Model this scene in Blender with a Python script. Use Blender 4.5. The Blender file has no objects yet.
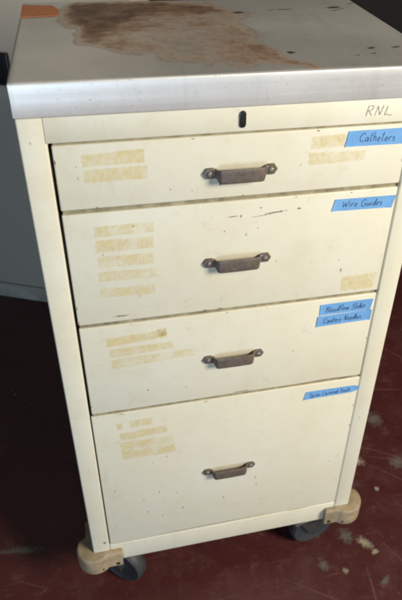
import bpy, bmesh, math, random
from mathutils import Vector, Matrix, noise
random.seed(7)
S = bpy.context.scene
COL = S.collection
DZ = 0.085                      # cart heights are measured from 85 mm above the floor
HW = 0.24                      # half width of the cart
ZB, ZT, ZM = 0.0156 + DZ, 0.90 + DZ, 0.8622 + DZ
DEPTH = 0.327

# ------------------------------------------------------------------ materials
def mat(name):
    m = bpy.data.materials.new(name); m.use_nodes = True
    nt = m.node_tree; b = nt.nodes['Principled BSDF']
    return m, nt, b
def N(nt, t, **kw):
    n = nt.nodes.new(t)
    for k, v in kw.items():
        if k in n.inputs.keys() if hasattr(n.inputs, 'keys') else False: n.inputs[k].default_value = v
        else: setattr(n, k, v)
    return n
def L(nt, a, b): nt.links.new(a, b)
def noise_tex(nt, scale, detail=4, rough=.55, coord='Object', vec=None):
    n = nt.nodes.new('ShaderNodeTexNoise')
    n.inputs['Scale'].default_value = scale; n.inputs['Detail'].default_value = detail
    n.inputs['Roughness'].default_value = rough
    if vec is None:
        tc = nt.nodes.new('ShaderNodeTexCoord'); vec = tc.outputs[coord]
    L(nt, vec, n.inputs['Vector'])
    return n
def ramp(nt, fac, stops):
    r = nt.nodes.new('ShaderNodeValToRGB'); L(nt, fac, r.inputs['Fac'])
    e = r.color_ramp.elements
    e[0].position, e[1].position = stops[0][0], stops[-1][0]
    def c(v): return (v, v, v, 1) if isinstance(v, (int, float)) else (*v, 1)
    e[0].color, e[1].color = c(stops[0][1]), c(stops[-1][1])
    for p, v in stops[1:-1]:
        x = e.new(p); x.color = c(v)
    return r.outputs['Color']
def mix(nt, fac, a, b, blend='MIX'):
    m = nt.nodes.new('ShaderNodeMix'); m.data_type = 'RGBA'; m.blend_type = blend
    for sock, v in ((m.inputs['Factor'], fac), (m.inputs['A'], a), (m.inputs['B'], b)):
        if isinstance(v, (int, float)): sock.default_value = v
        elif isinstance(v, tuple): sock.default_value = (*v, 1) if len(v) == 3 else v
        else: L(nt, v, sock)
    return m.outputs['Result']
def math_n(nt, op, a, b=None, c=None):
    m = nt.nodes.new('ShaderNodeMath'); m.operation = op; m.use_clamp = False
    for i, v in enumerate((a, b, c)):
        if v is None: continue
        if isinstance(v, (int, float)): m.inputs[i].default_value = v
        else: L(nt, v, m.inputs[i])
    return m.outputs[0]
def bump(nt, b, h, strength, dist=.001):
    n = nt.nodes.new('ShaderNodeBump'); n.inputs['Strength'].default_value = strength
    n.inputs['Distance'].default_value = dist
    L(nt, h, n.inputs['Height']); L(nt, n.outputs['Normal'], b.inputs['Normal'])

def mapped(nt, scale, rot=(0, 0, 0), coord='Object'):
    tc = nt.nodes.new('ShaderNodeTexCoord'); mp = nt.nodes.new('ShaderNodeMapping')
    mp.inputs['Scale'].default_value = scale; mp.inputs['Rotation'].default_value = rot
    L(nt, tc.outputs[coord], mp.inputs['Vector']); return mp.outputs['Vector']
def m_cream():
    m, nt, b = mat('cream_enamel')
    big = noise_tex(nt, 5, 4); mid = noise_tex(nt, 17, 5, .65); fine = noise_tex(nt, 160, 3, .6)
    col = mix(nt, ramp(nt, big.outputs['Fac'], [(.35, 0), (.68, 1)]), (.72, .705, .60), (.695, .662, .52))
    col = mix(nt, ramp(nt, mid.outputs['Fac'], [(.50, 0), (.72, .38)]), col, (.60, .545, .385))
    g = noise_tex(nt, 42, 7, .72)                                  # grime mottling
    col = mix(nt, ramp(nt, g.outputs['Fac'], [(.58, 0), (.78, .42)]), col, (.40, .34, .22))
    sm = noise_tex(nt, 1, 5, .7, vec=mapped(nt, (28, 28, 5)))       # long wiped smears
    col = mix(nt, ramp(nt, sm.outputs['Fac'], [(.60, 0), (.76, .26)]), col, (.47, .44, .36))
    sc = noise_tex(nt, 1, 6, .75, vec=mapped(nt, (150, 150, 40), (0, .5, 0)))
    pk0 = noise_tex(nt, 8, 2)
    col = mix(nt, math_n(nt, 'MULTIPLY', ramp(nt, sc.outputs['Fac'], [(.66, 0), (.72, .75)]), ramp(nt, pk0.outputs['Fac'], [(.52, 0), (.60, 1)])), col, (.25, .19, .12))
    sp = nt.nodes.new('ShaderNodeTexVoronoi'); sp.inputs['Scale'].default_value = 34
    L(nt, mapped(nt, (1, 1, .6)), sp.inputs['Vector'])
    spot = ramp(nt, sp.outputs['Distance'], [(.025, 1), (.055, 0)])
    pick = math_n(nt, 'GREATER_THAN', noise_tex(nt, 11, 1).outputs['Fac'], .55)
    col = mix(nt, math_n(nt, 'MULTIPLY', math_n(nt, 'MULTIPLY', spot, pick), .4), col, (.16, .11, .07))
    L(nt, col, b.inputs['Base Color'])
    L(nt, ramp(nt, mid.outputs['Fac'], [(.3, .34), (.75, .58)]), b.inputs['Roughness'])
    b.inputs['Specular IOR Level'].default_value = .42
    h = math_n(nt, 'ADD', big.outputs['Fac'], math_n(nt, 'MULTIPLY', fine.outputs['Fac'], .05))
    bump(nt, b, h, .45, .004)
    return m
def m_plain(name, col, rough=.5, metal=0, var=.25, scale=60, bstr=.15):
    m, nt, b = mat(name)
    n = noise_tex(nt, scale, 5, .65)
    d = tuple(c * (1 - var) for c in col); l = tuple(min(1, c * (1 + var)) for c in col)
    L(nt, ramp(nt, n.outputs['Fac'], [(.3, d), (.7, l)]), b.inputs['Base Color'])
    b.inputs['Roughness'].default_value = rough; b.inputs['Metallic'].default_value = metal
    bump(nt, b, n.outputs['Fac'], bstr, .001)
    return m
def m_residue():
    m, nt, b = mat('yellowed_tape_residue')
    uv = nt.nodes.new('ShaderNodeUVMap'); sep = nt.nodes.new('ShaderNodeSeparateXYZ'); L(nt, uv.outputs['UV'], sep.inputs[0])
    n1 = noise_tex(nt, 210, 4, .7); n2 = noise_tex(nt, 70, 3, .6)
    def edge(s, w):
        d = math_n(nt, 'SUBTRACT', .5, math_n(nt, 'ABSOLUTE', math_n(nt, 'SUBTRACT', s, .5)))
        d = math_n(nt, 'ADD', d, math_n(nt, 'MULTIPLY', math_n(nt, 'SUBTRACT', n1.outputs['Fac'], .55), w * 2.6))
        mm = nt.nodes.new('ShaderNodeMapRange'); mm.inputs['From Min'].default_value = 0; mm.inputs['From Max'].default_value = w
        L(nt, d, mm.inputs['Value']); return mm.outputs['Result']
    e = math_n(nt, 'MULTIPLY', edge(sep.outputs[0], .03), edge(sep.outputs[1], .10))
    n3 = noise_tex(nt, 1, 4, .7, vec=mapped(nt, (230, 230, 150)))     # upright tears like the ghost of lettering
    n4 = noise_tex(nt, 28, 3, .6)
    rag = math_n(nt, 'MULTIPLY', ramp(nt, n3.outputs['Fac'], [(.40, .0), (.58, 1)]), ramp(nt, n2.outputs['Fac'], [(.38, .10), (.56, 1)]))
    base_a = math_n(nt, 'ADD', .25, math_n(nt, 'MULTIPLY', rag, .32))
    base_a = math_n(nt, 'MULTIPLY', base_a, ramp(nt, n4.outputs['Fac'], [(.36, .25), (.6, 1.2)]))
    L(nt, math_n(nt, 'MULTIPLY', e, base_a), b.inputs['Alpha'])
    L(nt, ramp(nt, n3.outputs['Fac'], [(.35, (.82, .70, .36)), (.7, (.76, .61, .28))]), b.inputs['Base Color'])
    b.inputs['Roughness'].default_value = .5
    bump(nt, b, rag, .3, .0004)
    return m
def m_spot(name, col, amax=.8, scale=180, lo=.40, hi=.60):
    """irregular stain that fades towards the rim of its sheet (UV centred)"""
    m, nt, b = mat(name)
    uv = nt.nodes.new('ShaderNodeUVMap'); vm = nt.nodes.new('ShaderNodeVectorMath'); vm.operation = 'DISTANCE'
    L(nt, uv.outputs['UV'], vm.inputs[0]); vm.inputs[1].default_value = (.5, .5, 0)
    n = noise_tex(nt, scale, 5, .7)
    d = math_n(nt, 'ADD', math_n(nt, 'SUBTRACT', 1, math_n(nt, 'MULTIPLY', vm.outputs['Value'], 2)),
               math_n(nt, 'MULTIPLY', math_n(nt, 'SUBTRACT', n.outputs['Fac'], .5), 1.6))
    a = ramp(nt, d, [(lo, 0), (hi, amax)])
    L(nt, a, b.inputs['Alpha']); b.inputs['Base Color'].default_value = (*col, 1); b.inputs['Roughness'].default_value = .7
    return m
def m_steel():
    m, nt, b = mat('brushed_aluminium')
    tc = nt.nodes.new('ShaderNodeTexCoord'); mp = nt.nodes.new('ShaderNodeMapping')
    mp.inputs['Scale'].default_value = (3, 420, 420); L(nt, tc.outputs['Object'], mp.inputs['Vector'])
    br = noise_tex(nt, 1, 3, .6, vec=mp.outputs['Vector'])
    cl = noise_tex(nt, 9, 5, .65); fi = noise_tex(nt, 140, 4, .7)
    col = mix(nt, ramp(nt, cl.outputs['Fac'], [(.3, 0), (.7, 1)]), (.66, .66, .65), (.77, .77, .76))
    col = mix(nt, ramp(nt, fi.outputs['Fac'], [(.58, 0), (.75, .25)]), col, (.30, .28, .25))
    at = nt.nodes.new('ShaderNodeAttribute'); at.attribute_name = 'stain'
    sn = noise_tex(nt, 46, 7, .72); sn2 = noise_tex(nt, 14, 5, .6); sn3 = noise_tex(nt, 150, 4, .7)
    v = math_n(nt, 'ADD', at.outputs['Fac'], math_n(nt, 'MULTIPLY', math_n(nt, 'SUBTRACT', sn.outputs['Fac'], .5), .85))
    v = math_n(nt, 'ADD', v, math_n(nt, 'MULTIPLY', math_n(nt, 'SUBTRACT', sn2.outputs['Fac'], .5), .9))
    v = math_n(nt, 'ADD', v, math_n(nt, 'MULTIPLY', math_n(nt, 'SUBTRACT', sn3.outputs['Fac'], .5), .35))
    st = noise_tex(nt, 1, 6, .72, vec=mapped(nt, (16, 120, 60), (0, 0, .05)))
    v = math_n(nt, 'ADD', v, math_n(nt, 'MULTIPLY', math_n(nt, 'SUBTRACT', st.outputs['Fac'], .5), .5))
    a = ramp(nt, v, [(.02, 0), (.24, .58), (.33, .36), (.46, .60), (.70, .88), (1., .97)])
    gate = ramp(nt, at.outputs['Fac'], [(.03, 0), (.12, 1)])
    a = math_n(nt, 'MULTIPLY', a, gate)
    scol = ramp(nt, v, [(.2, (.22, .105, .048)), (.36, (.42, .25, .125)), (.58, (.33, .18, .088)), (.80, (.20, .102, .052)), (1.05, (.105, .055, .030))])
    pit = noise_tex(nt, 320, 3, .7)
    col = mix(nt, ramp(nt, pit.outputs['Fac'], [(.66, 0), (.72, .6)]), col, (.16, .12, .09))
    wp = noise_tex(nt, 1, 4, .7, vec=mapped(nt, (30, 6, 1), (0, 0, .6)))
    col = mix(nt, ramp(nt, wp.outputs['Fac'], [(.55, 0), (.75, .35)]), col, (.40, .38, .34))
    L(nt, mix(nt, a, col, scol), b.inputs['Base Color'])
    L(nt, math_n(nt, 'MULTIPLY', math_n(nt, 'SUBTRACT', 1, a), .5), b.inputs['Metallic'])
    r = math_n(nt, 'ADD', .38, math_n(nt, 'MULTIPLY', br.outputs['Fac'], .16))
    L(nt, mix(nt, a, r, (.6, .6, .6)), b.inputs['Roughness'])
    b.inputs['Anisotropic'].default_value = .35
    bump(nt, b, math_n(nt, 'ADD', br.outputs['Fac'], math_n(nt, 'MULTIPLY', a, .6)), .10, .0006)
    return m
def m_tape():
    m, nt, b = mat('blue_masking_tape')
    n = noise_tex(nt, 45, 4, .6); c = nt.nodes.new('ShaderNodeTexWave'); c.bands_direction = 'X'
    tc = nt.nodes.new('ShaderNodeTexCoord'); L(nt, tc.outputs['Object'], c.inputs['Vector'])
    c.inputs['Scale'].default_value = 95; c.inputs['Distortion'].default_value = 6; c.inputs['Detail'].default_value = 3
    L(nt, ramp(nt, n.outputs['Fac'], [(.3, (.13, .33, .66)), (.7, (.18, .41, .76))]), b.inputs['Base Color'])
    b.inputs['Roughness'].default_value = .62
    bump(nt, b, math_n(nt, 'ADD', c.outputs['Fac'], math_n(nt, 'MULTIPLY', n.outputs['Fac'], 2)), .22, .0004)
    return m
def m_floor():
    m, nt, b = mat('worn_oxblood_floor_paint')
    n1 = noise_tex(nt, 3.2, 5, .6); n2 = noise_tex(nt, 26, 7, .75); n3 = noise_tex(nt, 150, 4, .75); n4 = noise_tex(nt, 9, 6, .7)
    col = mix(nt, ramp(nt, n1.outputs['Fac'], [(.3, 0), (.7, 1)]), (.058, .0125, .0130), (.080, .0185, .0180))
    col = mix(nt, ramp(nt, n4.outputs['Fac'], [(.52, 0), (.72, .40)]), col, (.130, .056, .052))
    col = mix(nt, ramp(nt, n2.outputs['Fac'], [(.55, 0), (.72, .42)]), col, (.165, .082, .074))
    for rot, k in ((.7, .45), (-.5, .40), (1.5, .30)):              # scuffs dragged in three directions
        q = noise_tex(nt, 1, 5, .7, vec=mapped(nt, (9, 110, 1), (0, 0, rot)))
        g = noise_tex(nt, 6 + rot, 3)
        col = mix(nt, math_n(nt, 'MULTIPLY', ramp(nt, q.outputs['Fac'], [(.60, 0), (.70, k)]), ramp(nt, g.outputs['Fac'], [(.42, 0), (.6, 1)])), col, (.17, .095, .085))
    col = mix(nt, ramp(nt, n3.outputs['Fac'], [(.60, 0), (.72, .45)]), col, (.17, .095, .085))
    chip = noise_tex(nt, 62, 5, .6)
    col = mix(nt, ramp(nt, chip.outputs['Fac'], [(.69, 0), (.72, .7)]), col, (.24, .19, .16))
    col = mix(nt, ramp(nt, n2.outputs['Fac'], [(.28, .6), (.42, 0)]), col, (.022, .009, .010))
    L(nt, col, b.inputs['Base Color'])
    L(nt, ramp(nt, n2.outputs['Fac'], [(.3, .36), (.7, .62)]), b.inputs['Roughness'])
    bump(nt, b, math_n(nt, 'ADD', n2.outputs['Fac'], math_n(nt, 'MULTIPLY', n3.outputs['Fac'], .3)), .3, .002)
    return m
def m_wall():
    m, nt, b = mat('grey_wall_paint')
    n1 = noise_tex(nt, 2.5, 4); n2 = noise_tex(nt, 90, 4, .6)
    col = ramp(nt, n1.outputs['Fac'], [(.3, (.40, .37, .315)), (.7, (.46, .425, .36))])
    L(nt, mix(nt, ramp(nt, n2.outputs['Fac'], [(.62, 0), (.75, .3)]), col, (.25, .24, .22)), b.inputs['Base Color'])
    b.inputs['Roughness'].default_value = .55; bump(nt, b, n2.outputs['Fac'], .2, .001)
    return m

CREAM = m_cream(); RES = m_residue(); STEEL = m_steel(); TAPE = m_tape(); FLOOR = m_floor(); WALL = m_wall()
SHADED_GRIME = m_plain('shaded_grimy_cream', (.27, .235, .145), .6, 0, .45, 60, .2)  # crossrail cream darkened to paint in the drawer-gap shade, plus grime
RUST = m_spot('rust_mark', (.17, .11, .06), .62, 300, .30, .72)
def m_bronze():
    m, nt, b = mat('dull_bronze_metal')
    n = noise_tex(nt, 190, 5, .7); w = noise_tex(nt, 33, 5, .7); q = noise_tex(nt, 1, 5, .7, vec=mapped(nt, (60, 400, 400)))
    col = ramp(nt, n.outputs['Fac'], [(.3, (.125, .100, .084)), (.7, (.20, .165, .140))])
    col = mix(nt, ramp(nt, w.outputs['Fac'], [(.50, 0), (.68, .55)]), col, (.30, .255, .22))       # rubbed
    col = mix(nt, ramp(nt, w.outputs['Fac'], [(.30, .6), (.42, 0)]), col, (.085, .055, .038))      # tarnish
    col = mix(nt, ramp(nt, q.outputs['Fac'], [(.60, 0), (.70, .4)]), col, (.36, .32, .29))
    L(nt, col, b.inputs['Base Color']); b.inputs['Metallic'].default_value = .4
    L(nt, ramp(nt, w.outputs['Fac'], [(.35, .58), (.7, .40)]), b.inputs['Roughness'])
    bump(nt, b, n.outputs['Fac'], .2, .001)
    return m
BRONZE = m_bronze()
BOLT = m_plain('worn_bolt_head', (.26, .22, .195), .48, .5, .2, 300, .1)
BLACK = m_plain('black_lock', (.012, .012, .014), .35, 0, .2, 200, .05)
INK = m_plain('dark_blue_ink', (.04, .075, .20), .6, 0, .2, 200, 0)
PENCIL = m_plain('grey_pencil', (.24, .235, .225), .6, 0, .35, 500, 0)
ORANGE = m_plain('faded_orange_tape', (.56, .20, .075), .55, 0, .18, 70, .15)
TAN = m_plain('tan_bumper_plastic', (.33, .26, .17), .55, 0, .3, 38, .35)
SCREW = m_plain('dark_screw', (.03, .025, .022), .5, .5, .2, 300, .1)
RUBBER = m_plain('blue_grey_rubber', (.034, .039, .046), .55, 0, .3, 60, .15)
HUB = m_plain('slate_grey_hub', (.030, .035, .041), .5, 0, .2, 80, .1)
ZINC = m_plain('dark_zinc', (.055, .057, .06), .5, .4, .2, 120, .1)
BASEB = m_plain('dusty_baseboard', (.40, .385, .34), .5, 0, .3, 20, .15)
DARKW = m_plain('unlit_space_colour', (.0035, .0035, .006), .8, 0, .3, 8, .1)  # near-black colour paints in the darkness of the unlit space behind
DUST = m_spot('pale_paint_splash', (.42, .36, .27), .8, 110, .30, .85)
SCUFF = m_spot('grey_scuff', (.20, .175, .15), .6, 120, .32, .80)
SCRATCH = m_spot('pinkish_scratch', (.20, .10, .09), .40, 120, .25, .6)
GREASE = m_spot('black_smudge', (.015, .015, .016), .92, 160)

# ------------------------------------------------------------------ helpers
def link(name, bm, mats, parent=None, smooth=None):
    me = bpy.data.meshes.new(name); bm.normal_update(); bm.to_mesh(me); bm.free()
    for m in (mats if isinstance(mats, list) else [mats]): me.materials.append(m)
    if smooth is not None:
        for p in me.polygons: p.use_smooth = True
        me.set_sharp_from_angle(angle=math.radians(smooth))
    o = bpy.data.objects.new(name, me); COL.objects.link(o)
    if parent: o.parent = parent
    return o
def box(bm, x0, x1, y0, y1, z0, z1, bev=0, seg=2, mi=0):
    t = bmesh.new(); bmesh.ops.create_cube(t, size=1)
    for v in t.verts:
        v.co = Vector(((x0 + x1) / 2 + v.co.x * (x1 - x0), (y0 + y1) / 2 + v.co.y * (y1 - y0), (z0 + z1) / 2 + v.co.z * (z1 - z0)))
    if bev: bmesh.ops.bevel(t, geom=t.edges[:], offset=bev, segments=seg, profile=.5, affect='EDGES')
    merge(bm, t, mi)
def merge(bm, t, mi=None, mtx=None):
    if mtx is not None: bmesh.ops.transform(t, matrix=mtx, verts=t.verts)
    t.normal_update()
    uvs = t.loops.layers.uv.active; uvd = bm.loops.layers.uv.verify()
    mp = {}
    for v in t.verts: mp[v] = bm.verts.new(v.co)
    for f in t.faces:
        try: nf = bm.faces.new([mp[v] for v in f.verts])
        except ValueError: continue
        nf.material_index = f.material_index if mi is None else mi
        if uvs:
            for a, b in zip(nf.loops, f.loops): a[uvd].uv = b[uvs].uv
    t.free()
def prism(bm, pts, z0, z1, bev=0, seg=2, mi=0, mtx=None, vertical_only=False):
    t = bmesh.new()
    a = [t.verts.new((x, y, z0)) for x, y in pts]; c = [t.verts.new((x, y, z1)) for x, y in pts]
    n = len(pts); t.faces.new(a[::-1]); t.faces.new(c)
    for i in range(n): t.faces.new((a[i], a[(i + 1) % n], c[(i + 1) % n], c[i]))
    bmesh.ops.recalc_face_normals(t, faces=t.faces[:])
    if bev:
        ed = [e for e in t.edges if abs(e.verts[0].co.z - e.verts[1].co.z) < 1e-7]
        bmesh.ops.bevel(t, geom=ed, offset=bev, segments=seg, profile=.5, affect='EDGES')
    merge(bm, t, mi, mtx)
def sheet_quad(bm, pts, mi, rows=1):
    """UV-mapped quad: top-left, top-right, bottom-right, bottom-left"""
    uv = bm.loops.layers.uv.verify()
    f = bm.faces.new([bm.verts.new(p) for p in pts]); f.material_index = mi
    for l, c in zip(f.loops, ((0, 1), (1, 1), (1, 0), (0, 0))): l[uv].uv = c
    f.normal_update()
    return f
def fq(q, y): return [(x, y, z + DZ) for x, z in q]
def lathe(bm, prof, n=40, mi=0, mtx=None):
    """profile (r, h) turned about z"""
    t = bmesh.new(); rings = []
    for r, h in prof:
        rings.append([t.verts.new((r * math.cos(2 * math.pi * k / n), r * math.sin(2 * math.pi * k / n), h)) for k in range(n)] if r > 1e-6 else [t.verts.new((0, 0, h))])
    for A, B in zip(rings, rings[1:]):
        for k in range(n):
            k2 = (k + 1) % n
            if len(A) == 1 and len(B) == 1: continue
            if len(A) == 1: t.faces.new((A[0], B[k], B[k2]))
            elif len(B) == 1: t.faces.new((A[k], B[0], A[k2]))
            else: t.faces.new((A[k], B[k], B[k2], A[k2]))
    bmesh.ops.recalc_face_normals(t, faces=t.faces[:])
    merge(bm, t, mi, mtx)

# handwriting: letters as pen strokes, x-height .5, ascender 1
GL = {
 'C': (.62, [[(.6,.8),(.42,.98),(.15,.8),(.04,.45),(.15,.1),(.4,.02),(.6,.18)]]),
 'W': (.9, [[(.02,.85),(.12,.3),(.2,.04),(.38,.5),(.42,.62),(.5,.3),(.6,.05),(.75,.45),(.88,.9)]]),
 'G': (.7, [[(.62,.82),(.4,.98),(.12,.75),(.05,.4),(.2,.06),(.45,.03),(.62,.2),(.64,.42),(.4,.42)]]),
 'B': (.6, [[(.08,.02),(.1,.95)],[(.08,.93),(.42,.95),(.48,.72),(.12,.52),(.5,.42),(.5,.12),(.08,.03)]]),
 'S': (.55, [[(.5,.82),(.3,.97),(.08,.78),(.2,.55),(.44,.38),(.46,.12),(.2,.0),(.03,.15)]]),
 'T': (.6, [[(.02,.9),(.58,.96)],[(.3,.93),(.27,.02)]]),
 'R': (.62, [[(.06,.0),(.12,.98)],[(.1,.95),(.42,.98),(.5,.75),(.38,.55),(.12,.5)],[(.2,.5),(.36,.25),(.52,.02)]]),
 'N': (.66, [[(.04,.0),(.14,.95)],[(.14,.95),(.24,.6),(.42,.04)],[(.42,.04),(.5,.5),(.58,1.0)]]),
 'L': (.7, [[(.16,.9),(.06,.05)],[(.06,.05),(.3,.1),(.45,.02),(.66,.06)]]),
 'a': (.46, [[(.36,.44),(.2,.5),(.05,.3),(.1,.05),(.24,.04),(.36,.3),(.37,.48),(.38,.1),(.46,.02)]]),
 'b': (.44, [[(.06,1.),(.06,.03)],[(.06,.32),(.22,.5),(.38,.3),(.28,.04),(.07,.06)]]),
 'c': (.4, [[(.37,.42),(.2,.5),(.05,.26),(.18,.02),(.38,.1)]]),
 'd': (.46, [[(.36,.4),(.2,.48),(.05,.26),(.14,.03),(.32,.12),(.38,.4),(.4,1.),(.39,.4),(.44,.02)]]),
 'e': (.42, [[(.06,.26),(.34,.3),(.3,.48),(.14,.46),(.05,.22),(.18,.02),(.4,.1)]]),
 'f': (.36, [[(.38,.9),(.24,1.),(.16,.8),(.15,.02)],[(.02,.5),(.34,.53)]]),
 'h': (.46, [[(.07,1.),(.06,.02)],[(.06,.3),(.2,.5),(.34,.4),(.36,.02)]]),
 'i': (.2, [[(.1,.48),(.1,.03)],[(.1,.7),(.115,.74)]]),
 'l': (.2, [[(.1,1.),(.09,.05),(.16,.02)]]),
 'n': (.46, [[(.06,.48),(.06,.02)],[(.06,.3),(.2,.5),(.34,.4),(.37,.02)]]),
 'o': (.44, [[(.22,.49),(.06,.3),(.12,.03),(.3,.05),(.38,.3),(.22,.49)]]),
 'p': (.44, [[(.06,.48),(.04,-.35)],[(.06,.3),(.22,.5),(.38,.3),(.26,.03),(.06,.08)]]),
 'r': (.36, [[(.06,.48),(.06,.02)],[(.06,.28),(.18,.47),(.34,.44)]]),
 's': (.36, [[(.32,.44),(.14,.49),(.08,.34),(.28,.2),(.26,.02),(.04,.04)]]),
 't': (.34, [[(.16,.92),(.14,.06),(.28,.03)],[(.0,.6),(.33,.64)]]),
 'u': (.46, [[(.06,.48),(.06,.12),(.2,.02),(.36,.2),(.38,.48),(.39,.02)]]),
 'v': (.42, [[(.03,.48),(.18,.03),(.38,.5)]]),
 'w': (.6, [[(.03,.48),(.14,.04),(.3,.42),(.42,.04),(.58,.5)]]),
 'y': (.44, [[(.05,.48),(.2,.1)],[(.4,.5),(.2,.05),(.06,-.34)]]),
 ' ': (.34, [])}
def catmull(p, k=4):
    if len(p) < 3: return p
    q = [p[0]] + list(p) + [p[-1]]; out = []
    for i in range(1, len(q) - 2):
        for s in range(k):
            t = s / k; o = []
            for d in (0, 1):
                a, b, c, e = q[i-1][d], q[i][d], q[i+1][d], q[i+2][d]
                o.append(.5 * (2*b + (c-a)*t + (2*a-5*b+4*c-e)*t*t + (-a+3*b-3*c+e)*t**3))
            out.append(tuple(o))
    out.append(p[-1]); return out
def handwriting(bm, text, x, z, length, height, y, wid, mi, ang=0, slant=.12, jitter=.055):
    adv = sum(GL[c][0] + .1 for c in text); sx = length / adv; pen = 0; ca, sa = math.cos(ang), math.sin(ang); nth = 0
    for ch in text:
        w, strokes = GL[ch]; dy = random.uniform(-jitter, jitter); sc = random.uniform(.92, 1.06)
        for st in strokes:
            pts = []
            for px, pz in catmull(st):
                u = (pen + px) * sx + slant * pz * height; v = (pz * sc + dy) * height
                pts.append((x + u * ca - v * sa, z + u * sa + v * ca))
            nth += 1; yy = y - nth * 4e-6; lo = []; hi = []
            for i, p in enumerate(pts):
                a = pts[max(i-1, 0)]; b = pts[min(i+1, len(pts)-1)]
                d = Vector((b[0]-a[0], b[1]-a[1])); d = d.normalized() if d.length > 1e-9 else Vector((1, 0))
                ww = wid * (.5 + .12 * math.sin(i * 1.3 + nth))
                n = Vector((-d.y, d.x)) * ww
                lo.append(bm.verts.new((p[0]-n.x, yy, p[1]-n.y))); hi.append(bm.verts.new((p[0]+n.x, yy, p[1]+n.y)))
            for i in range(len(pts) - 1):
                f = bm.faces.new((lo[i], lo[i+1], hi[i+1], hi[i])); f.material_index = mi
                f.normal_update()
                if f.normal.y > 0: f.normal_flip()
        pen += w + .1

# ------------------------------------------------------------------ the cart
cart = bpy.data.objects.new('utility_cart', None); COL.objects.link(cart)
cart['label'] = 'cream metal four-drawer medical cart with stained metal top on casters'
cart['category'] = 'cart'

XS = .0287; XI = HW - XS                 # opening half width
ZO, Z12, Z23, Z34, ZBO = [z + DZ for z in (.8316, .7457, .5736, .4036, .0672)]
# cabinet shell: stiles, header, base rail, sides, back, shelves behind the drawer gaps
bm = bmesh.new()
for s in (-1, 1):
    a, b = sorted((s * HW, s * XI))
    box(bm, a, b, 0, .034, ZB + .0005, ZM - .0005, .0022, 3)        # corner stiles
    a, b = sorted((s * HW, s * (HW - .002)))
    box(bm, a, b, .0345, DEPTH, ZB + .0005, ZM - .0008)              # side sheets
box(bm, -XI + .0004, XI - .0004, .0006, .020, ZB, ZBO - .0030, .0018, 3)    # base rail
box(bm, -HW + .003, HW - .003, DEPTH - .003, DEPTH - .001, ZB, ZM - .001)    # back sheet
box(bm, -HW + .003, HW - .003, .022, DEPTH - .004, ZB + .002, ZB + .004)     # bottom
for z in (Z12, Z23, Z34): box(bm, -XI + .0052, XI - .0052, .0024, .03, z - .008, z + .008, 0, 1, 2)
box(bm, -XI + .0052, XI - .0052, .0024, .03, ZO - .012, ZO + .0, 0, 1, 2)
for q, mi in (([(-0.2268,0.2842),(-0.2244,0.2842),(-0.2244,0.2791),(-0.2269,0.2791)],1), ([(-0.2315,0.4066),(-0.2296,0.4066),(-0.2296,0.4035),(-0.2315,0.4035)],1),
              ([(0.2233,0.3061),(0.2248,0.3061),(0.2248,0.2978),(0.2232,0.2978)],1), ([(-0.2231,0.1823),(-0.2202,0.1822),(-0.2202,0.1787),(-0.2231,0.1787)],1),
              ([(-0.2228,0.0847),(-0.2140,0.0844),(-0.2140,0.0702),(-0.2228,0.0705)],1)):
    sheet_quad(bm, fq(q, -.0003), mi)
for i in range(9):                                                   # small chips along the base rail
    x = random.uniform(-.2, .2); w = random.uniform(.002, .006)
    sheet_quad(bm, fq([(x, .0600), (x + w, .0600), (x + w, .0575), (x, .0575)], .0003), 1)
link('cabinet', bm, [CREAM, RUST, SHADED_GRIME], cart, 35)

# header panel with the pencilled initials
bm = bmesh.new()
box(bm, -.2126, .2126, -.0008, .012, ZO + .0006, ZM - .0006, .0010, 2)
handwriting(bm, 'RNL', .1475, .8415 + DZ, .036, .0132, -.00098, .0009, 1, -.03, .08)
hp = link('header_panel', bm, [CREAM, PENCIL], cart, 35)
bm = bmesh.new()                                                     # key lock: dark oval barrel with slot
ov = [(.0008 + .0040 * math.cos(t) , (.8470 + DZ) + (.0058 if math.sin(t) > 0 else -.0058) + .0042 * math.sin(t)) for t in [i * 2 * math.pi / 28 for i in range(28)]]
MY = Matrix(((1,0,0,0),(0,0,1,0),(0,1,0,0),(0,0,0,1)))              # (x, y, z) -> (x, z, y): prisms grow along y
prism(bm, ov, -.0022, .0012, .0006, 2, 0, MY)
prism(bm, [(-.0001,.8420+DZ),(.0017,.8420+DZ),(.0017,.8520+DZ),(-.0001,.8520+DZ)], -.0026, -.0012, 0, 1, 1, MY)
bmesh.ops.recalc_face_normals(bm, faces=bm.faces[:])
link('lock', bm, [BLACK, SCREW], hp, 35)

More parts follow.
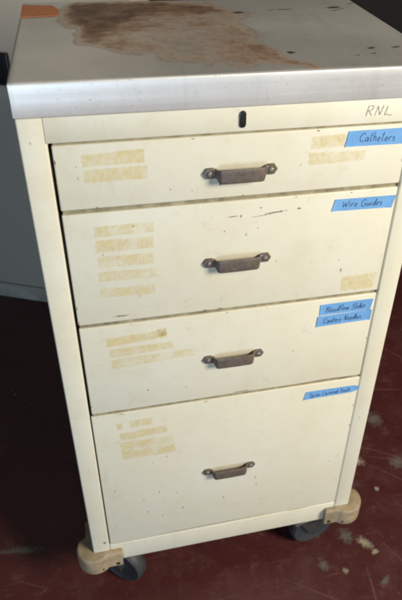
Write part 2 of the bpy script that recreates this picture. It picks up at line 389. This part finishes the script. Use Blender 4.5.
# handle: pressed strap with hexagonal ears
def handle_bm(dx, z, tilt):
    bm = bmesh.new()
    path = [(-.0330,-.0016,.0105),(-.0305,-.0018,.0120),(-.0285,-.0034,.0112),(-.0274,-.0062,.0112),(-.0265,-.0090,.0140),(-.0255,-.0106,.0172),
            (-.0235,-.0114,.0178),(-.010,-.0117,.0178),(.010,-.0117,.0178),(.0235,-.0114,.0178),(.0255,-.0106,.0172),(.0265,-.0090,.0132),
            (.0274,-.0062,.0098),(.0285,-.0034,.0098),(.0305,-.0018,.0120),(.0330,-.0016,.0105)]
    th = .0022; rings = []
    for i, (x, y, h) in enumerate(path):
        a = path[max(i-1,0)]; b = path[min(i+1,len(path)-1)]
        d = Vector((b[0]-a[0], b[1]-a[1])).normalized(); n = Vector((d.y, -d.x))     # outward (towards -y)
        sag = -.0008 if abs(x) < .026 else 0
        c = []
        for (o, zz) in ((1,-.5),(1,-.44),(1.12,-.3),(1.12,.3),(1,.44),(1,.5),(0,.5),(0,-.5)):
            k = .82 if abs(zz) == .5 and o else 1
            c.append(bm.verts.new((x + n.x * th * o * k, y + n.y * th * o * k, zz * h + sag)))
        rings.append(c)
    for A, B in zip(rings, rings[1:]):
        for k in range(8):
            bm.faces.new((A[k], A[(k+1)%8], B[(k+1)%8], B[k]))
    bm.faces.new(rings[0]); bm.faces.new(rings[-1][::-1])
    for s in (-1, 1):
        cx = s * .0368
        hexa = [(cx + .0083 * math.cos(math.radians(60*k)) , .0076 * math.sin(math.radians(60*k))) for k in range(6)]
        prism(bm, hexa, -.0034, .0004, .0007, 2, 0, MY)
        R = Matrix.Translation((cx, -.0034, 0)) @ Matrix.Rotation(math.radians(90), 4, 'X')
        lathe(bm, [(.0036,-.0002),(.0035,.0009),(.0026,.0018),(.0012,.0022),(0,.0023)], 18, 1, R)
    bmesh.ops.recalc_face_normals(bm, faces=bm.faces[:])
    bmesh.ops.transform(bm, matrix=Matrix.Translation((dx, 0, z + DZ)) @ Matrix.Rotation(tilt, 4, 'Y'), verts=bm.verts)
    return bm

TL = {'cath': [(0.1304,0.8240),(0.2087,0.8241),(0.2096,0.8030),(0.1275,0.8042)], 'wire': [(0.1249,0.7324),(0.2083,0.7316),(0.2040,0.7137),(0.1218,0.7155)],
      'flow': [(0.1253,0.5617),(0.2055,0.5619),(0.2028,0.5421),(0.1258,0.5417)], 'caut': [(0.1231,0.5402),(0.2063,0.5420),(0.2058,0.5229),(0.1225,0.5212)],
      'spine': [(0.1211,0.3853),(0.2124,0.3845),(0.2110,0.3693),(0.1179,0.3676)]}
def tape(parent, name, quad, text, label, y=-.0006, tx=.009, tz=.0045, tl=.055, th=.0092, rnd=False):
    bm = bmesh.new(); uvl = bm.loops.layers.uv.verify()
    tl_, tr, br, bl = [Vector(q) for q in quad]
    nx = 24; grid = []
    for j, (A, B) in enumerate(((tl_, tr), (bl, br))):               # slightly lifted, torn short edges
        row = []
        for i in range(nx + 1):
            p = A.lerp(B, i / nx)
            if rnd and False:
                m_ = (A.lerp(B, i / nx) + ((bl if j == 0 else tl_).lerp(br if j == 0 else tr, i / nx))) / 2
                p = m_.lerp(p, (.93, .62)[i - nx + 1])
            row.append((p.x + (random.uniform(-.0005, .0005) if i in (0, nx) else 0), p.y + random.uniform(-.00012, .00012)))
        grid.append(row)
    lift = lambda i: .0010 * max(0, (i - nx + 2) / 2) ** 2 + .0007 * max(0, (1.5 - i) / 1.5) ** 2
    if rnd:                                                          # one end cut to a rounded tip
        for i in range(nx - 3, nx + 1):
            k = math.sqrt(max(.06, 1 - ((i - nx + 4) / 4.0) ** 2)); a_, b_ = grid[0][i], grid[1][i]; mm = ((a_[0]+b_[0])/2, (a_[1]+b_[1])/2)
            grid[0][i] = (mm[0]+(a_[0]-mm[0])*k, mm[1]+(a_[1]-mm[1])*k); grid[1][i] = (mm[0]+(b_[0]-mm[0])*k, mm[1]+(b_[1]-mm[1])*k)
    v = [[bm.verts.new((x, y - lift(i), z + DZ)) for i, (x, z) in enumerate(r)] for r in grid]
    w = [[bm.verts.new((x, y + .00035 , z + DZ)) for i, (x, z) in enumerate(r)] for r in grid]
    for i in range(nx):
        bm.faces.new((v[1][i], v[1][i+1], v[0][i+1], v[0][i])); bm.faces.new((w[0][i], w[0][i+1], w[1][i+1], w[1][i]))
        bm.faces.new((v[0][i], v[0][i+1], w[0][i+1], w[0][i])); bm.faces.new((w[1][i], w[1][i+1], v[1][i+1], v[1][i]))
    bm.faces.new((v[1][0], v[0][0], w[0][0], w[1][0])); bm.faces.new((v[0][nx], v[1][nx], w[1][nx], w[0][nx]))
    bmesh.ops.recalc_face_normals(bm, faces=bm.faces[:])
    ang = math.atan2(br.y - bl.y, br.x - bl.x)
    handwriting(bm, text, bl.x + tx, bl.y + tz + DZ, tl, th, y - .00022, .00088, 1, ang)
    o = link(name, bm, [TAPE, INK], parent)
    o['label'] = label
    return o

def drawer(z0, z1, hx, lx, residues, marks, hz, label, tilt=0):
    """front panel z0..z1; hx half width; residues/marks are sheets on the paint"""
    bm = bmesh.new(); uv = bm.loops.layers.uv.verify()
    box(bm, -hx + lx, hx, -.0004, .0052, z0 + DZ, z1 + DZ, .0016, 3)
    box(bm, -hx + lx + .004, hx - .004, .0055, .30, z0 + .012 + DZ, z1 - .02 + DZ)   # drawer box behind the front
    marks = list(marks)
    for k in range(4):
        e = random.choice((z0 + .0016, z1 - .0018)); marks.append((random.uniform(-.2, .2), e, random.uniform(.003, .014), random.uniform(.0018, .0032), 0))
    for k in range(2):
        marks.append((random.choice((-hx + .0025, hx - .0022)), random.uniform(z0, z1), .003, random.uniform(.004, .016), 0))
    for q in residues:                                                   # glue spreads a little past each strip
        mx, mz = sum(p[0] for p in q) / 4, sum(p[1] for p in q) / 4
        sheet_quad(bm, fq([(mx + (x - mx) * 1.03, mz + (z - mz) * 1.13) for x, z in q], -.00056), 1)
    for x, z, w, h, a in marks:
        c, s = math.cos(a), math.sin(a)
        pts = [(x + c*u*w/2 - s*v*h/2, z + s*u*w/2 + c*v*h/2) for u, v in ((-1,1),(1,1),(1,-1),(-1,-1))]
        sheet_quad(bm, fq(pts, -.00052), 2)
    d = link('drawer', bm, [CREAM, RES, RUST], cart, 35)
    d['label'] = label
    link('handle', handle_bm(.0004, hz, tilt), [BRONZE, BOLT], d, 40)
    return d
XD = XI - .0024
def specks(n, x0, x1, z0, z1):
    return [(random.uniform(x0,x1), random.uniform(z0,z1), random.uniform(.0012,.003), random.uniform(.0015,.006), random.uniform(-.4,.4)) for _ in range(n)]
G = .0029
d1 = drawer(.7457 + G, .8316 - .0026, XD, .0012,
    [[(-0.1780,0.8166),(-0.1098,0.8194),(-0.1096,0.8029),(-0.1784,0.8023)], [(-0.1774,0.7985),(-0.1077,0.7990),(-0.1073,0.7827),(-0.1785,0.7826)],
     [(0.0856,0.8203),(0.1302,0.8210),(0.1291,0.8053),(0.0842,0.8041)], [(0.0835,0.7994),(0.1574,0.7978),(0.1543,0.7848),(0.0832,0.7832)]],
    [(-0.1847,0.8028,.002,.003,.1), (-0.1843,0.7884,.0022,.0032,.2), (-0.0233,0.7674,.004,.007,0)] + specks(3,-.1,.2,.757,.80), .7832, 'top drawer, shallow, with blue tape at its right')
d2 = drawer(.5736 + G, .7457 - G, XD, .0012,
    [[(-0.1733,0.7242),(-0.1031,0.7249),(-0.1037,0.7101),(-0.1735,0.7098)], [(-0.1740,0.7047),(-0.1040,0.7042),(-0.1048,0.6878),(-0.1745,0.6874)],
     [(-0.1739,0.6818),(-0.1052,0.6797),(-0.1059,0.6639),(-0.1743,0.6650)], [(-0.1749,0.6592),(-0.1049,0.6561),(-0.1056,0.6421),(-0.1751,0.6438)],
     [(-0.1749,0.6328),(-0.1061,0.6310),(-0.1067,0.6160),(-0.1748,0.6190)], [(0.1513,0.6072),(0.2031,0.6089),(0.2000,0.5830),(0.1516,0.5826)]],
    [(-0.1281,0.7206,.0045,.0045,0), (0.0034,0.7205,.0045,.0075,0), (-0.0059,0.7213,.018,.003,.05), (0.0486,0.7220,.052,.0040,.10), (0.0779,0.7244,.010,.0046,0), (0.0284,0.7188,.04,.0016,.09),
     (0.1476,0.6199,.0035,.0095,-.1), (0.0284,0.7303,.007,.0035,0), (-0.1516,0.5855,.030,.0042,.02), (0.0112,0.6933,.0022,.006,.1), (0.0534,0.6466,.002,.005,.1)] + specks(5,-.19,.19,.60,.72), .6560, 'second drawer with five stripes of old tape')
d3 = drawer(.4036 + G, .5736 - G, XD, .0012,
    [[(-0.1749,0.5492),(-0.0947,0.5530),(-0.0943,0.5385),(-0.1747,0.5344)], [(-0.1727,0.5284),(-0.0858,0.5295),(-0.0861,0.5168),(-0.1725,0.5138)],
     [(-0.1716,0.5095),(-0.0552,0.5114),(-0.0568,0.4978),(-0.1715,0.4928)], [(-0.1072,0.5550),(-0.0938,0.5554),(-0.0938,0.5415),(-0.1072,0.5416)]],
    [(0.1489,0.4078,.10,.0035,.01), (0.1878,0.4065,.03,.0045,0), (-0.1243,0.4410,.0045,.005,.1), (0.1827,0.4050,.014,.006,0), (0.0173,0.4096,.06,.003,0)] + specks(5,-.19,.19,.42,.55), .4865, 'third drawer with two blue tapes')
d4 = drawer(.0672 + .0010, .4036 - G, XI - .0015, .0004,
    [[(-0.1751,0.3790),(-0.1659,0.3796),(-0.1659,0.3670),(-0.1747,0.3664)], [(-0.1560,0.3810),(-0.1215,0.3822),(-0.1208,0.3663),(-0.1555,0.3656)], [(-0.1725,0.3558),(-0.1013,0.3594),(-0.0986,0.3441),(-0.1707,0.3398)],
     [(-0.1741,0.3352),(-0.0927,0.3341),(-0.0917,0.3160),(-0.1724,0.3172)], [(-0.1725,0.3158),(-0.0886,0.3139),(-0.0875,0.2929),(-0.1710,0.2949)]],
    [(-0.1898,0.2181,.004,.005,0), (-0.1829,0.2037,.003,.004,0), (-0.1179,0.1949,.0028,.010,0), (-0.0952,0.1912,.0026,.006,.3), (-0.0892,0.1849,.003,.006,-.3), (-0.1151,0.1283,.003,.008,0),
     (-0.1446,0.1802,.004,.005,.2), (-0.0794,0.1395,.003,.012,-.4), (-0.0076,0.1477,.003,.008,.3), (0.0487,0.1885,.0025,.016,.1), (0.0507,0.1667,.0025,.012,.05), (-0.1388,0.1453,.003,.007,0), (0.1682,0.1355,.003,.004,0), (-0.0238,0.0721,.35,.0028,0), (0.1374,0.0679,.10,.003,0)] + specks(11,-.19,.2,.09,.33), .2285, 'deep bottom drawer with one blue tape')
tape(d1, 'tape_label', TL['cath'], 'Catheters', 'blue tape reading Catheters', tx=.0175, tz=.0050, tl=.0470, th=.0115)
tape(d2, 'tape_label', TL['wire'], 'Wire Guides', 'blue tape reading Wire Guides', tx=.0135, tz=.0046, tl=.0560, th=.0105)
tape(d3, 'tape_label', TL['flow'], 'Bloodflow Slides', 'upper blue tape reading Bloodflow Slides', tx=.0085, tz=.0050, tl=.0610, th=.0105)
tape(d3, 'tape_label', TL['caut'], 'Cautery Needles', 'lower blue tape reading Cautery Needles', y=-.0011, tx=.0100, tz=.0052, tl=.0590, th=.0100)
tape(d4, 'tape_label', TL['spine'], 'Spine Cervical Tools', 'blue tape with a rounded end reading Spine Cervical Tools', tx=.0100, tz=.0042, tl=.0690, th=.0090, rnd=True)

# metal worktop: folded sheet, brown stain as an attribute of its surface
def inside(p, poly):
    c = False; n = len(poly)
    for i in range(n):
        a, b = poly[i], poly[(i+1) % n]
        if (a[1] > p[1]) != (b[1] > p[1]) and p[0] < (b[0]-a[0])*(p[1]-a[1])/(b[1]-a[1]) + a[0]: c = not c
    return c
def pdist(p, poly):
    best = 9
    P = Vector(p)
    for i in range(len(poly)):
        a = Vector(poly[i]); b = Vector(poly[(i+1) % len(poly)]); d = b - a
        t = max(0, min(1, (P-a).dot(d) / d.length_squared)); best = min(best, (a + d*t - P).length)
    return best
STAIN = [(-0.1873,0.2771),(-0.1694,0.3182),(-0.1205,0.3200),(-0.0484,0.3231),(0.0077,0.3060),(0.0455,0.2613),(0.0601,0.2376),(0.0461,0.1967),(0.0474,0.1576),(0.0381,0.1053),(0.0395,0.0727),(0.0496,0.0485),(0.0280,0.0293),(0.0048,0.0184),(-0.0082,0.0200),(-0.0192,0.0424),(-0.0367,0.0271),(-0.0566,0.0400),(-0.0750,0.0423),(-0.0822,0.0720),(-0.1126,0.0832),(-0.1453,0.0985),(-0.1604,0.1159),(-0.1713,0.1375),(-0.1778,0.1726),(-0.1823,0.2198)]
CORE = [(-0.1846,0.2715),(-0.1680,0.3181),(-0.1064,0.3188),(-0.0488,0.3200),(0.0067,0.3001),(0.0387,0.2563),(-0.0044,0.2383),(-0.0503,0.2535),(-0.0867,0.2304),(-0.1182,0.1939),(-0.1435,0.1344),(-0.1616,0.1533),(-0.1751,0.1998)]
TONGUE = [(0.0192,0.0992),(0.0395,0.1010),(0.0489,0.0716),(0.0589,0.0436),(0.0834,-0.0002),(0.0845,-0.0104),(0.0547,0.0103),(0.0343,0.0357),(0.0199,0.0521)]
PALE = [(-0.0801,0.1712),(-0.0384,0.1954),(-0.0130,0.1548),(-0.0149,0.0990),(-0.0384,0.0743),(-0.0725,0.0860),(-0.0859,0.1195)]
bm = bmesh.new()
x0, x1, y0, y1 = -HW - .0012, HW + .0012, -.0040, DEPTH + .001
NX, NY = 170, 140; r = .0028
sl = bm.verts.layers.float.new('stain')
vs = []
for j in range(NY + 1):
    row = []
    for i in range(NX + 1):
        x = x0 + r + (x1 - x0 - 2*r) * i / NX; y = y0 + r + (y1 - y0 - 2*r) * j / NY
        warp = noise.noise_vector(Vector((x * 22, y * 22, 3))) * .012 + noise.noise_vector(Vector((x * 60, y * 60, 8))) * .005
        q = (x + warp.x, y + warp.y)
        d = pdist(q, STAIN) * (1 if inside(q, STAIN) else -1); dc = pdist(q, CORE) * (1 if inside(q, CORE) else -1); dt = pdist(q, TONGUE) * (1 if inside(q, TONGUE) else -1)
        dp = pdist(q, PALE) * (1 if inside(q, PALE) else -1)
        s = max(0, min(1, .5 + d / .020)) * .50 + max(0, min(1, .5 + dc / .030)) * .40 - max(0, min(1, .5 + dp / .03)) * .22
        s = max(s, max(0, min(1, .5 + dt / .008)) * .56)
        z = ZT + .0008 * noise.noise(Vector((x * 6, y * 6, 0)))
        if j == 0 or i in (0, NX) or j == NY: z = ZT
        v = bm.verts.new((x, y, z)); v[sl] = s; row.append(v)
    vs.append(row)
for j in range(NY):
    for i in range(NX): bm.faces.new((vs[j][i], vs[j][i+1], vs[j+1][i+1], vs[j+1][i]))
# rounded fold and front/side/back bands
rim = [vs[0][i] for i in range(NX+1)] + [vs[j][NX] for j in range(1, NY+1)] + [vs[NY][i] for i in range(NX-1, -1, -1)] + [vs[j][0] for j in range(NY-1, 0, -1)]
prev = rim
cxm, cym = (x0+x1)/2, (y0+y1)/2
def outward(v, off):
    ox = off if abs(v.co.x - (x1-r)) < 1e-6 else (-off if abs(v.co.x - (x0+r)) < 1e-6 else 0)
    oy = off if abs(v.co.y - (y1-r)) < 1e-6 else (-off if abs(v.co.y - (y0+r)) < 1e-6 else 0)
    if ox and oy: ox *= .72; oy *= .72
    return ox, oy
steps = [(r*math.sin(a), ZT - r*(1-math.cos(a))) for a in (math.pi/6, math.pi/3, math.pi/2)] + [(r, ZT-.012), (r-.0003, ZT-.020), (r, ZM+.0022), (r-.0006, ZM+.0006), (r-.004, ZM+.0002)]
for off, z in steps:
    cur = []
    for v in rim:
        ox, oy = outward(v, off); nv = bm.verts.new((v.co.x+ox, v.co.y+oy, z)); cur.append(nv)
    n = len(rim)
    for k in range(n): bm.faces.new((prev[k], cur[k], cur[(k+1)%n], prev[(k+1)%n]))
    prev = cur
for cx, cy, w, h, a in [(0.0513,0.2429,.028,.0125,-.1),(0.1215,0.2544,.045,.004,0),(0.1013,0.2533,.02,.003,.1),(0.1976,0.2596,.036,.013,.05),(0.2056,0.2501,.024,.004,.1),(0.1926,0.2430,.02,.004,0),
                        (.0715,.0561,.016,.012,.1),(.1739,.0624,.011,.010,0),(.1684,.0415,.007,.007,0),(.207,.063,.016,.011,0),(.146,.037,.006,.005,0),(.232,.28,.02,.004,.2)]:
    c, s = math.cos(a), math.sin(a)
    sheet_quad(bm, [(cx + c*u*w/2 - s*v*h/2, cy + s*u*w/2 + c*v*h/2, ZT + .0011) for u, v in ((-1,1),(1,1),(1,-1),(-1,-1))], 1)
top = link('worktop', bm, [STEEL, GREASE], cart, 50)
bm = bmesh.new()                                                     # faded orange tape at the back left corner
p = [(-0.2403,0.3109),(-0.2007,0.3035),(-0.1910,0.2795),(-0.1923,0.2486),(-0.2397,0.2435)]
prism(bm, p, ZT + .0009, ZT + .0014, 0)
link('tape_strip', bm, ORANGE, top)['label'] = 'faded orange tape at the rear left corner'

# corner bumpers
def bumper(ix, iy):
    pts = [(.049,-.0095),(.040,-.0100)]
    c = (.0025, .0135); R = .0320
    a0 = math.asin((-.0100 - c[1]) / R)
    a1 = math.pi + math.asin(-(.0300 - c[1]) / R) if False else math.radians(150)
    a = a0
    while True:
        pts.append((c[0] + R*math.cos(a), c[1] + R*math.sin(a)))
        a -= math.radians(9)
        if a < -math.radians(212): break
    pts += [(-.0145,.034),(-.0135,.066),(.002,.066),(.002,.002),(.049,.002)]
    bm = bmesh.new()
    prism(bm, pts, .011 + DZ, .0525 + DZ, .0046, 4)
    bmesh.ops.transform(bm, matrix=Matrix.Translation((ix * HW, (0 if iy < 0 else DEPTH), 0)) @ Matrix.Diagonal((-ix, -iy, 1, 1)), verts=bm.verts)
    bmesh.ops.recalc_face_normals(bm, faces=bm.faces[:])
    o = link('corner_bumper', bm, TAN, cart, 40)
    for sx in (.012, .040):
        b = bmesh.new()
        yy = -.0162 if sx < .02 else -.0102
        R_ = Matrix.Translation((sx, yy, .0215 + DZ)) @ Matrix.Rotation(math.radians(90), 4, 'X')
        lathe(b, [(.0035,-.002),(.0035,.0006),(.0022,.0008),(.0016,.0001),(0,.0)], 16, 0, R_)
        bmesh.ops.transform(b, matrix=Matrix.Translation((ix * HW, (0 if iy < 0 else DEPTH), 0)) @ Matrix.Diagonal((-ix, -iy, 1, 1)), verts=b.verts)
        bmesh.ops.recalc_face_normals(b, faces=b.faces[:])
        link('screw', b, SCREW, o, 40)
for ix in (-1, 1):
    for iy in (-1, 1): bumper(ix, iy)

# casters: a thing's part with wheel (tyre + hub) and fork
def caster(x, y, yaw):
    c = bpy.data.objects.new('caster', None); COL.objects.link(c); c.parent = cart
    bm = bmesh.new()
    box(bm, -.028, .028, -.028, .028, .0975, ZB + .0015, .001, 1)
    lathe(bm, [(.0,.094),(.018,.094),(.020,.095),(.020,.0975),(0,.0975)], 24)
    for s in (-1, 1):
        prism(bm, [(-.016,.0945),(.014,.0945),(.030,.050),(.034,.040),(.026,.030),(.016,.036)], s*.0175-.0013, s*.0175+.0013, .0004, 1, 0, MY)
    box(bm, -.016, .014, -.0185, .0185, .0935, .0944)
    M = Matrix.Translation((x, y, 0)) @ Matrix.Rotation(yaw, 4, 'Z')
    bmesh.ops.recalc_face_normals(bm, faces=bm.faces[:])
    bmesh.ops.transform(bm, matrix=M, verts=bm.verts)
    link('fork', bm, ZINC, c, 35)
    R = .0465
    A = M @ Matrix.Translation((.025, 0, R)) @ Matrix.Rotation(math.radians(90), 4, 'X')
    bm = bmesh.new()
    lathe(bm, [(R*.72,-.0125),(R*.90,-.0145),(R*.98,-.0105),(R,-.004),(R,.004),(R*.98,.0105),(R*.90,.0145),(R*.72,.0125)], 56, 0, A)
    bmesh.ops.recalc_face_normals(bm, faces=bm.faces[:])
    link('wheel', bm, RUBBER, c, 40)
    bm = bmesh.new()
    lathe(bm, [(0,-.0155),(.007,-.0155),(.009,-.013),(.012,-.0105),(R*.60,-.0105),(R*.72,-.0128),(R*.73,-.011),(R*.73,.011),(R*.72,.0128),(R*.60,.0105),(.012,.0105),(.009,.013),(.007,.0155),(0,.0155)], 48, 0, A)
    bmesh.ops.recalc_face_normals(bm, faces=bm.faces[:])
    link('hub', bm, HUB, c, 40)
caster(.158, .028, math.radians(10))
caster(-.212, .046, math.radians(-38))
caster(.185, .27, math.radians(150))
caster(-.185, .27, math.radians(40))

# ------------------------------------------------------------------ the setting
bm = bmesh.new()
uv = bm.loops.layers.uv.verify()
f = bm.faces.new([bm.verts.new(p) for p in ((-9,-6,0),(9,-6,0),(9,9,0),(-9,9,0))])
def patch(x, y, w, h, a, mi, lay):
    c, s = math.cos(a), math.sin(a)
    sheet_quad(bm, [(x + c*u*w/2 - s*v*h/2, y + s*u*w/2 + c*v*h/2, .0003 + lay*.00004) for u, v in ((-1,1),(1,1),(1,-1),(-1,-1))], mi)
lay = 0
def P(*a):
    global lay
    lay += 1; patch(*a, lay)
P(0.2917,-0.0101,.060,.034,-.9,1); P(0.3045,-0.0319,.030,.020,.2,1); P(0.2588,0.0122,.055,.055,.3,2); P(0.4435,0.1609,.075,.06,.2,2); P(0.4396,0.2904,.075,.075,0,2)
P(0.1936,-0.0373,.035,.045,.3,2); P(0.3546,0.1820,.035,.05,.6,1); P(-0.3862,0.1167,.16,.030,-.12,2); P(0.2314,-0.0567,.02,.02,0,1); P(0.3671,0.1038,.02,.02,0,1)
P(0.3445,-0.0495,.16,.006,-1.1,3); P(0.3922,0.2086,.34,.007,-.55,3); P(0.4646,0.1586,.30,.006,-.35,3); P(0.4253,0.1203,.24,.005,-.75,3); P(0.1688,-0.0896,.22,.006,-.6,3); P(0.2701,-0.1019,.14,.008,1.45,3)
P(0.3002,-0.0928,.05,.02,.6,2); P(0.4875,0.3817,.25,.007,-.2,3); P(0.6055,0.4768,.4,.008,-.9,3); P(0.0489,-0.1161,.14,.006,.5,3)
rs = random.Random(3)
for i in range(70):
    x = rs.uniform(-.6, 1.1); y = rs.uniform(-.25, 1.1); k = rs.choice((1,2,2,3))
    sz = rs.uniform(.006,.018)
    P(x, y, sz * (rs.uniform(3,9) if k == 3 else 1), (.004 if k == 3 else sz * .8), rs.uniform(-3,3), k)
fl = link('floor', bm, [FLOOR, DUST, SCUFF, SCRATCH]); fl['kind'] = 'structure'

# grey wall behind on the left, running to an opening behind the cart
u = Vector((.9146, -.4044, 0)); nrm = Vector((.4044, .9146, 0))
base = Vector((-.464, .956, 0))
WM = Matrix(((u.x, nrm.x, 0, base.x), (u.y, nrm.y, 0, base.y), (0, 0, 1, 0), (0, 0, 0, 1)))
bm = bmesh.new(); box(bm, -3.2, .44, .012, .14, 0, 2.6, .004, 2)
bmesh.ops.transform(bm, matrix=WM, verts=bm.verts)
w = link('wall', bm, WALL, None, 35)
w['label'] = 'dim grey painted wall behind the cart on its left'; w['category'] = 'wall'
bm = bmesh.new()
prism(bm, [(0,0),(.0105,0),(.0105,.040),(.007,.046),(0,.047)], -3.2, .437, 0, 1, 0, Matrix(((0,0,1,0),(-1,0,0,.0115),(0,1,0,.001),(0,0,0,1))))
bmesh.ops.recalc_face_normals(bm, faces=bm.faces[:])
bmesh.ops.transform(bm, matrix=WM, verts=bm.verts)
link('baseboard', bm, BASEB, w, 35)
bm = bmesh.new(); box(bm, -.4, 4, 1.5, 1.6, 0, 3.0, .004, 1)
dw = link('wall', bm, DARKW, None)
dw['label'] = 'wall coloured near black to stand for the unlit space behind the cart on its right'; dw['category'] = 'wall'

bm = bmesh.new(); box(bm, .066, .1318, .0, .0125, .667, .7445, .003, 3); box(bm, .088, .110, -.0015, .004, .688, .724, .001, 2)  # plain black box with a small raised centre, kind unknown
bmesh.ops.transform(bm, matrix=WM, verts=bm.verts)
pl = link('dark_wall_box', bm, BLACK, None, 35)
pl['label'] = 'small black box of unknown kind on the grey wall left of the cart top'; pl['category'] = 'plate'

# ------------------------------------------------------------------ light
W = bpy.data.worlds.new('World'); S.world = W; W.use_nodes = True
W.node_tree.nodes['Background'].inputs['Color'].default_value = (.75, .82, 1, 1)
W.node_tree.nodes['Background'].inputs['Strength'].default_value = .035
def area(name, loc, target, size, power, col, sy=None):
    l = bpy.data.lights.new(name, 'AREA'); l.shape = 'RECTANGLE'; l.size = size; l.size_y = sy or size
    l.energy = power; l.color = col
    o = bpy.data.objects.new(name, l); COL.objects.link(o); o.location = loc
    o.rotation_euler = (Vector(target) - Vector(loc)).to_track_quat('-Z', 'Y').to_euler()
    return o
area('room_lamp', (1.45, -1.42, 1.68), (.05, 0, .5), .7, 70, (1, .90, .73))
area('cool_fill', (-.75, -2.3, .62), (-.2, 0, .85), .9, 24, (.60, .79, 1.0), .9)  # unseen cool fill, added for the blue sheen on the metal band

# ------------------------------------------------------------------ camera
cam = bpy.data.cameras.new('camera'); co = bpy.data.objects.new('camera', cam); COL.objects.link(co)
C = Vector((-.160568, -.637612, 1.116339 + DZ)); yaw, pit, rol, fpx = .248624, .611603, .038924, 622.764
fw = Vector((math.sin(yaw)*math.cos(pit), math.cos(yaw)*math.cos(pit), -math.sin(pit)))
r_ = fw.cross(Vector((0,0,1))).normalized(); u_ = r_.cross(fw)
r2 = r_*math.cos(rol) + u_*math.sin(rol); u2 = -r_*math.sin(rol) + u_*math.cos(rol)
co.matrix_world = Matrix(((r2.x,u2.x,-fw.x,C.x),(r2.y,u2.y,-fw.y,C.y),(r2.z,u2.z,-fw.z,C.z),(0,0,0,1)))
cam.sensor_fit = 'VERTICAL'; cam.sensor_height = 24; cam.lens = 24 * fpx / 600; cam.shift_x = -36.46 / 600; cam.shift_y = -40.035 / 600; cam.clip_start = .01; cam.clip_end = 100
cam.dof.use_dof = True; cam.dof.focus_distance = .80; cam.dof.aperture_fstop = 8
S.camera = co
S.render.resolution_x, S.render.resolution_y = 686, 1024
S.render.engine = 'CYCLES'
S.cycles.filter_width = 2.4
S.view_settings.view_transform = 'Standard'; S.view_settings.look = 'None'; S.view_settings.gamma = 1
S.view_settings.exposure = 0
